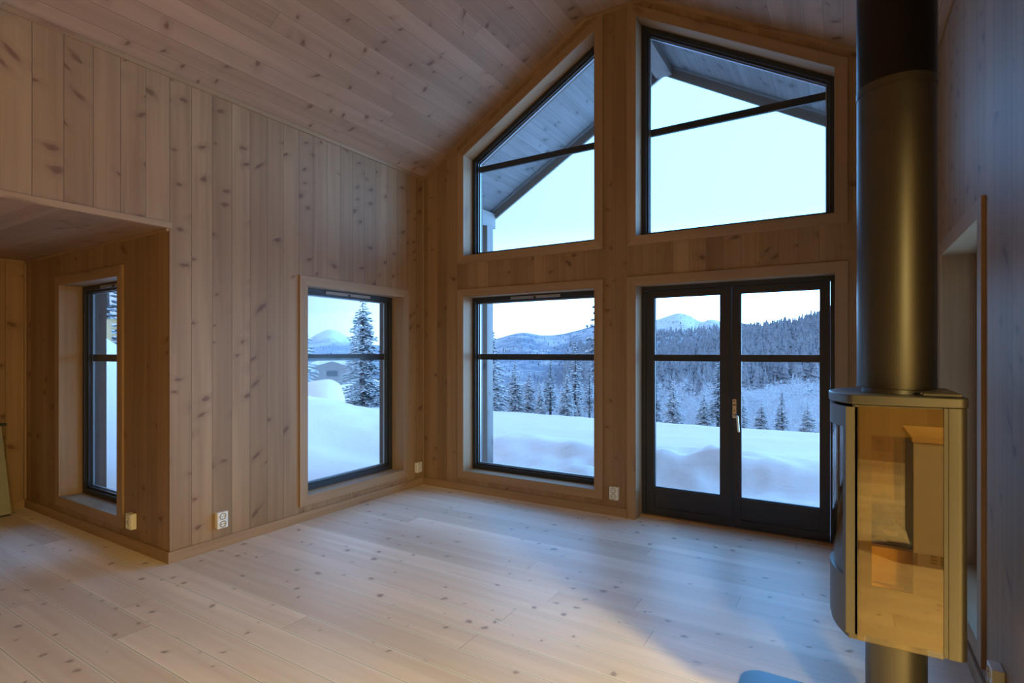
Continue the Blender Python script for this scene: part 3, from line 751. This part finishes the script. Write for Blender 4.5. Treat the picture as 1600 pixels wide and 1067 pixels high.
# ---------------------------------------------------------------- conifers
def octa(mb, c, a, b, n):
    """flattened spindle: c centre, a long half-axis, b wide half-axis, n thickness"""
    for s in (1, -1):
        for (p, q) in ((a, b), (b, -a), (-a, -b), (-b, a)):
            mb.face([c+p, c+q, c+n*s] if s > 0 else [c+q, c+p, c+n*s])
def conifer(seed, H, R, levels, snow=.6, clear=.06, sparse=1.0, spacing=.17, droop=.38, crown=1.0, nb=8):
    rg = random.Random(seed); tk, fo, sn = MB(), MB(), MB()
    tk.rod((0, 0, -.6), (0, 0, H*.97), H*.016+.02, .008, 8)
    Z = Vector((0, 0, 1))
    for l in range(levels):
        t = l/(levels-1); z = H*(clear+(1-clear)*t)
        L = R*(max(0.02, 1-t)**(.70*crown))*rg.uniform(.8, 1.12)
        if t < .12: L *= .75+2*t
        for k in range(nb if t < .85 else 5):
            if rg.random() > sparse: continue
            az = rg.uniform(0, 2*PI); Lb = L*rg.uniform(.7, 1.12)
            dh = Vector((math.cos(az), math.sin(az), 0)); side = Vector((-dh.y, dh.x, 0))
            n = max(1, int(Lb/spacing))
            if Lb > spacing*2: fo.rod((0, 0, z), tuple(dh*Lb*.9+Z*(z-droop*Lb*.8)), .012, .004, 3)
            for i in range(n):
                s = (i+.8)/(n+.3); r = Lb*s
                pz = z-droop*Lb*(s**1.4)+.10*Lb*s*s
                w = spacing*(.85-.35*s)*rg.uniform(.8, 1.25)
                for e in ((-1, 0, 1) if i else (0,)):
                    if e and rg.random() < .25: continue
                    c = dh*r+side*(e*w*.95*(1.1-.5*s))+Z*(pz-abs(e)*.05*Lb*.3+rg.uniform(-.03, .03))
                    a = (dh*rg.uniform(.6, 1)+side*(e*.8+rg.uniform(-.3, .3))+Z*rg.uniform(-.35, .05)).normalized()
                    b = a.cross(Z); b = b.normalized() if b.length > .01 else side
                    nn = b.cross(a).normalized()
                    octa(fo, c, a*w*.95, b*w*.42, nn*w*.22)
                    if rg.random() < snow:
                        octa(sn, c+Z*w*.20+dh*w*.12, a*w*rg.uniform(.8, 1.15), b*w*rg.uniform(.5, .75), nn*w*.27)
    octa(fo, Vector((0, 0, H)), Z*H*.035, Vector((.03, 0, 0)), Vector((0, .03, 0)))
    return tk, fo, sn
def make_tree(name, spec):
    tk, fo, sn = conifer(**spec)
    r = thing(name, (0, 0, 0))
    tk.build('trunk', M['bark'], r, smooth=60, weld=False); fo.build('needles', M['needle'], r, weld=False); sn.build('snow_load', M['treesnow'], r, weld=False)
    return r
def place(proto, used, loc, rz, sc, sxy=None):
    if proto.name in used:
        r = proto.copy(); COL.objects.link(r)
        for ch in proto.children:
            c = ch.copy(); COL.objects.link(c); c.parent = r
    else:
        used.add(proto.name); r = proto
    r.location = loc; r.rotation_euler = (0, 0, rz); r.scale = ((sxy or sc), (sxy or sc), sc)
    return r
used = set()
big = make_tree('spruce_tree', dict(seed=1, H=6.0, R=1.25, levels=44, snow=.75, spacing=.16, nb=11, clear=.05, droop=.42))
dense = make_tree('snowy_spruce', dict(seed=2, H=5.0, R=1.2, levels=28, snow=.95, spacing=.20, nb=9, clear=.04))
slim = make_tree('dark_spruce', dict(seed=3, H=6.0, R=.80, levels=30, snow=.55, spacing=.19, nb=8, clear=.16))
pine = make_tree('pine_tree', dict(seed=5, H=6.0, R=1.05, levels=15, snow=.55, spacing=.26, nb=6, clear=.42, droop=.12, crown=.6))

def tree(proto, px, dep, ytop, H, label, rz=0, wide=1.0, base=None, cat='tree', group=None):
    p = bear(px, dep); gz = ground(p.x, p.y) if base is None else hz(base, dep); zt = hz(ytop, dep)
    sc = (zt-gz)/H
    r = place(proto, used, (p.x, p.y, gz), rz, sc, sc*wide*(1.25 if proto is big else 1.0 if proto is pine else 1.35))
    return tag(r, label, cat, group)
tree(big, 567, 14.5, 458, 6.0, 'big snow-laden spruce standing close outside the left wall window', .6, 1.0, base=640)
tree(dense, 466, 24, 480, 5.0, 'snowy spruce cut off by the left edge of the left wall window', 2.0, 1.0, base=600)
tree(slim, 168, 15, 380, 6.0, 'bare-looking dark conifer behind the fence outside the alcove window', 1.1, 1.1)
tree(dense, 771, 17, 520, 5.0, 'snowy spruce beside the porch post in the lower gable window', .3, .75)
tree(dense, 805, 18, 566, 5.0, 'round-topped snowy tree second from left in the lower gable window', 1.3, .85)
tree(dense, 827, 19, 580, 5.0, 'small pale tree between two taller ones in the lower gable window', 2.2, .8)
tree(slim, 860, 18, 565, 6.0, 'dark pointed spruce in the middle of the lower gable window', .9, 1.1)
tree(dense, 844, 16, 600, 5.0, 'short dark-centred spruce left of centre in the lower gable window', 4.0, .8)
tree(slim, 899, 17.5, 536, 6.0, 'tallest dark spruce reaching above the crossbar of the lower gable window', 3.3, .85)
tree(dense, 886, 14.5, 586, 5.0, 'full white spruce at the snow edge in the lower gable window', 5.0, .95)
tree(dense, 905, 13.2, 622, 5.0, 'little white spruce in front, lowest in the lower gable window', .5, .9)
tree(dense, 850, 13.8, 628, 5.0, 'low bushy white fir at the snow edge under the dark pointed spruce', 1.9, 1.1)
tree(slim, 921, 15.5, 570, 6.0, 'snow-dusted spruce at the right edge of the lower gable window', 5.5, .9)
tree(pine, 938, 9.9, 440, 6.0, 'near pine whose branches hang into the top right of the gable window', 2.4, .62)
tree(dense, 1052, 15.5, 597, 5.0, 'well-shaped snowy spruce in the left door pane', .2, 1.0)
tree(slim, 1025, 17.5, 590, 6.0, 'dark spruce at the left edge of the left door pane', 1.2, 1.2)
tree(slim, 1122, 16, 562, 6.0, 'tall dark spruce against the middle stile of the doors', 2.2, 1.0)
tree(dense, 1100, 17.5, 615, 5.0, 'smaller frosted spruce between two taller ones in the left door pane', 4.4, 1.1)
tree(dense, 1158, 14.5, 608, 5.0, 'pale spruce beside the handle in the right door pane', 3.0, .9)
tree(slim, 1222, 17, 612, 6.0, 'lone dark spruce in the middle of the right door pane', .7, 1.2)
tree(dense, 1190, 17.5, 630, 5.0, 'low frosted fir left of the lone dark spruce in the right door pane', 5.1, 1.2)
tree(dense, 1262, 16, 632, 5.0, 'low frosted fir near the right edge of the right door pane', 1.6, 1.2)

# frosted birch scrub along the edge of the field: nobody could count the twigs
mb = MB(); rg = random.Random(12)
for i in range(300):
    px = rg.uniform(745, 1330); dep = rg.uniform(19, 36)
    p = bear(px, dep); gz = ground(p.x, p.y); zt = hz(rg.uniform(598, 640) if px < 960 else rg.uniform(590, 640), dep)
    h = max(1.2, zt-gz); r = h*rg.uniform(.28, .42)
    for k in range(210):
        th = rg.uniform(0, 2*PI); rr = rg.random()**.5; t = rg.random()**.7
        w0 = r*rr*math.sin(PI*min(1, .12+.88*t))
        b = Vector((p.x+w0*math.cos(th), p.y+w0*math.sin(th), gz+h*t))
        e = b+Vector((.55*math.cos(th)+rg.uniform(-.6, .6), .55*math.sin(th)+rg.uniform(-.6, .6), rg.uniform(.1, 1))).normalized()*rg.uniform(.10, .32)
        wv = Vector((rg.uniform(-1, 1), rg.uniform(-1, 1), rg.uniform(-1, 1))).normalized()*rg.uniform(.010, .026)
        mb.face([b-wv, b+wv, e])
    mb.rod((p.x, p.y, gz-.2), (p.x+rg.uniform(-.2, .2), p.y, gz+h*.8), .03, .012, 4)
o = mb.build('birch_scrub', M['twig'], weld=False); tag(o, 'frosted leafless birch scrub along the far edge of the snowfield', 'shrubs', kind='stuff')

# ---------------------------------------------------------------- hills
def interp(pts, x):
    """smooth (Catmull-Rom like) curve through the crest points"""
    n = len(pts)
    if x <= pts[0][0]: return pts[0][1]
    if x >= pts[-1][0]: return pts[-1][1]
    sl = [0]*n
    for k in range(1, n-1): sl[k] = (pts[k+1][1]-pts[k-1][1])/(pts[k+1][0]-pts[k-1][0])
    for k in range(n-1):
        (a, b), (c, d) = pts[k], pts[k+1]
        if x <= c:
            h = c-a; t = (x-a)/h
            return b*(1+2*t)*(1-t)**2+sl[k]*h*t*(1-t)**2+d*t*t*(3-2*t)+sl[k+1]*h*t*t*(t-1)
def hill(name, sky, depc, depf, zf, mat, p0, p1, amp, seed, n=220, m=26, prof=1.25):
    mb = MB(); G = []
    for i in range(n+1):
        px = p0+(p1-p0)*i/n; row = []
        py = interp(sky, px); zc = hz(py, depc)
        for j in range(m+1):
            t = j/m
            if t <= .8:
                s = t/.8; dep = depf+(depc-depf)*s; z = zf+(zc-zf)*(s**prof)
            else:
                s = (t-.8)/.2; dep = depc*(1+.35*s); z = zc-(zc-zf)*.5*s*s
            p = bear(px, dep)
            f = math.sin(PI*min(1, t/.8))*.8+.12
            z += amp*f*(mnoise.noise(Vector((p.x, p.y, 0))*(6/depc)+Vector((seed, 0, 0)))+.5*mnoise.noise(Vector((p.x, p.y, 0))*(22/depc)+Vector((seed, 5, 0))))
            row.append((p.x, p.y, z))
        G.append(row)
    for i in range(n):
        for j in range(m): mb.face([G[i][j], G[i+1][j], G[i+1][j+1], G[i][j+1]])
    mb.build(name, mat, kind='structure', smooth=180); return G
hill('mountain_peak', [(850,535),(930,518),(985,508),(1022,499.5),(1045,492),(1060,488),(1075,491),(1096,501),(1111,497.5),(1127,501),(1158,503.5),(1196,509),(1260,518),(1400,530)], 1500, 800, -60, M['peak'], 840, 1420, 14, 2)
hill('fell_gable', [(640,548),(700,540),(770,530),(800,522),(820,519),(846,522.5),(873,521.5),(901,515.5),(931,507.5),(960,503),(1000,515),(1080,530)], 1000, 450, -55, M['fell'], 650, 1070, 12, 9)
hill('fell_left', [(340,520),(430,536),(478,537),(500,535.5),(545,535),(600,540),(680,545)], 900, 420, -50, M['fell'], 300, 690, 6, 13)
hill('mountain_left', [(380,540),(470,534),(500,519),(515,514),(532,519),(560,535),(640,542)], 2400, 1500, -90, M['peak'], 370, 650, 10, 17)
H2 = hill('wooded_ridge', [(900,540),(960,531),(1023,523),(1075,518),(1126,511),(1160,513),(1200,519),(1300,530)], 620, 300, -40, M['fell'], 890, 1320, 5, 21)
H3 = hill('wooded_hillside', [(980,566),(1045,553),(1090,545),(1126,535.5),(1157,519),(1194,516),(1226,511),(1242,511),(1258,504),(1282,497),(1330,480),(1420,455)], 300, 60, -14, M['wooded'], 880, 1440, 3, 27, prof=1.15)
mbv = MB(); G = []
for i in range(61):
    row = []
    for j in range(21):
        px = 430+i*17; dep = 40+(j/20)**1.5*620; p = bear(px, dep); row.append((p.x, p.y, -16-60*sm(40, 420, dep)+1.5*mnoise.noise(Vector((p.x*.02, p.y*.02, 3)))))
    G.append(row)
for i in range(60):
    for j in range(20): mbv.face([G[i][j], G[i+1][j], G[i+1][j+1], G[i][j+1]])
mbv.build('valley_floor', M['wooded'], kind='structure', smooth=180)

# hillside conifers: the largest as individuals that share a mesh, the mass behind them as one forest
def low_tree(seed, H=1.0, R=.17, tiers=6, sides=7):
    rg = random.Random(seed); mb = MB()
    mb.rod((0, 0, -.1), (0, 0, .5), .02, .01, 5)
    for k in range(tiers):
        t = k/tiers; z0 = .05+.90*t; z1 = min(1.0, z0+.30); r = R*(1-t)**.85+.012
        tip = Vector((rg.uniform(-.01, .01), rg.uniform(-.01, .01), z1))
        ringp = [Vector((r*rg.uniform(.4, 1.35)*math.cos(2*PI*i/sides+k), r*rg.uniform(.4, 1.35)*math.sin(2*PI*i/sides+k), z0-rg.uniform(-.02, .09))) for i in range(sides)]
        for i in range(sides): mb.face([ringp[i], ringp[(i+1) % sides], tip])
    return mb
def hill_spot(G, rg, lo, hi):
    i = rg.randrange(1, len(G)-1); j = int(len(G[0])*rg.uniform(lo, hi)); j = min(j, len(G[0])-2)
    a, b = rg.random(), rg.random()
    p = Vector(G[i][j]).lerp(Vector(G[i+1][j]), a).lerp(Vector(G[i][j+1]).lerp(Vector(G[i+1][j+1]), a), b); return p
rg = random.Random(33)
protos = [low_tree(50+k, R=.15+.03*k).build('hillside_conifer', M['conifer'], weld=False) for k in range(3)]
lab = 'snow-dusted conifer among many on the near wooded hillside beyond the doors'
cnt = 0; first = [True]*3
while cnt < 290:
    p = hill_spot(H3, rg, .27, .50)
    k = rg.randrange(3)
    if first[k]: o = protos[k]; first[k] = False
    else: o = protos[k].copy(); COL.objects.link(o)
    h = rg.uniform(2.6, 5.6); o.location = p; o.scale = (h, h, h); o.rotation_euler = (0, 0, rg.uniform(0, 6))
    tag(o, lab, 'tree', 'conifers on the near wooded hillside'); cnt += 1
mb = MB()
src = [low_tree(70+k, R=.14+.035*k, tiers=5, sides=6) for k in range(5)]
def scatter(G, count, lo, hi, h0, h1):
    for _ in range(count):
        p = hill_spot(G, rg, lo, hi); s = rg.choice(src); h = rg.uniform(h0, h1); a = rg.uniform(0, 6); ca, sa = math.cos(a)*h, math.sin(a)*h
        b = len(mb.v)
        mb.v.extend([(p.x+v[0]*ca-v[1]*sa, p.y+v[0]*sa+v[1]*ca, p.z+v[2]*h) for v in s.v])
        for f, uvv in zip(s.f, s.uv): mb.f.append(tuple(i+b for i in f)); mb.uv.append(uvv)
scatter(H3, 5600, .24, .84, 2.6, 7.0)
scatter(H2, 3200, .20, .80, 4.0, 9.0)
o = mb.build('hillside_forest', M['conifer'], weld=False); tag(o, 'distant snowy conifer forest covering the hillsides', 'forest', kind='stuff')

# ---------------------------------------------------------------- sky
w = bpy.data.worlds.new('dusk_sky'); S.world = w; w.use_nodes = True
nt = w.node_tree; nt.nodes.clear(); T = NT(nt)
out = T.n('ShaderNodeOutputWorld'); bg = T.n('ShaderNodeBackground'); T.L.new(bg.outputs[0], out.inputs[0])
tc = T.n('ShaderNodeTexCoord'); sp = T.n('ShaderNodeSeparateXYZ'); T.L.new(tc.outputs['Generated'], sp.inputs[0])
az = T.m('ADD', T.m('MULTIPLY', sp.outputs[0], .42), T.m('MULTIPLY', sp.outputs[1], .908))
a = T.ss(.15, .95, az); el = T.ss(.02, .24, sp.outputs[2])
low = T.mix(a, (.54,.83,1.30), (4.2,8.8,16.0)); high = T.mix(a, (.58,.88,1.50), (.80,2.7,6.0))
T.L.new(T.mix(el, low, high), bg.inputs[0]); bg.inputs[1].default_value = 1.0

# ---------------------------------------------------------------- lamps of the house (warm ceiling lamps in the kitchen bay and behind)
def lamp(name, loc, power, color, r=.12):
    l = bpy.data.lights.new(name, 'POINT'); l.energy = power; l.color = color; l.shadow_soft_size = r
    o = bpy.data.objects.new(name, l); COL.objects.link(o); o.location = loc; return o
WARM = (1.0, .79, .28)
def downlight(name, loc, power, color, size=.32):
    l = bpy.data.lights.new(name, 'AREA'); l.shape = 'DISK'; l.size = size; l.energy = power; l.color = color
    o = bpy.data.objects.new(name, l); COL.objects.link(o); o.location = loc; return o
downlight('bay_ceiling_light', (2.0, .9, 2.31), 155, WARM)
lamp('bay_lamp', (2.0, .9, 2.0), 66, WARM, .14)
downlight('bay_ceiling_light', (1.9, -1.6, 2.31), 160, WARM)
lamp('bay_lamp', (1.9, -1.6, 2.0), 42, WARM, .14)

# ---------------------------------------------------------------- camera
cam = bpy.data.cameras.new('camera'); co = bpy.data.objects.new('camera', cam); COL.objects.link(co)
cam.sensor_width = 36; cam.lens = FPX/1600*36; cam.shift_y = (549.6-533.5)/1600
cam.clip_end = 6000; cam.clip_start = .05
co.location = (0, 0, CH); co.rotation_euler = (PI/2, 0, YAW)
co.rotation_euler = (Matrix.Rotation(YAW, 4, 'Z') @ Matrix.Rotation(PI/2, 4, 'X') @ Matrix.Rotation(math.radians(.0), 4, 'Z')).to_euler()
S.camera = co
vs = S.view_settings; vs.view_transform = 'Standard'; vs.look = 'None'; vs.exposure = 0; vs.gamma = 1; vs.use_curve_mapping = False
cy = S.cycles; cy.use_denoising = True; cy.max_bounces = 10; cy.diffuse_bounces = 5; cy.glossy_bounces = 5; cy.transparent_max_bounces = 24; cy.sample_clamp_indirect = 8
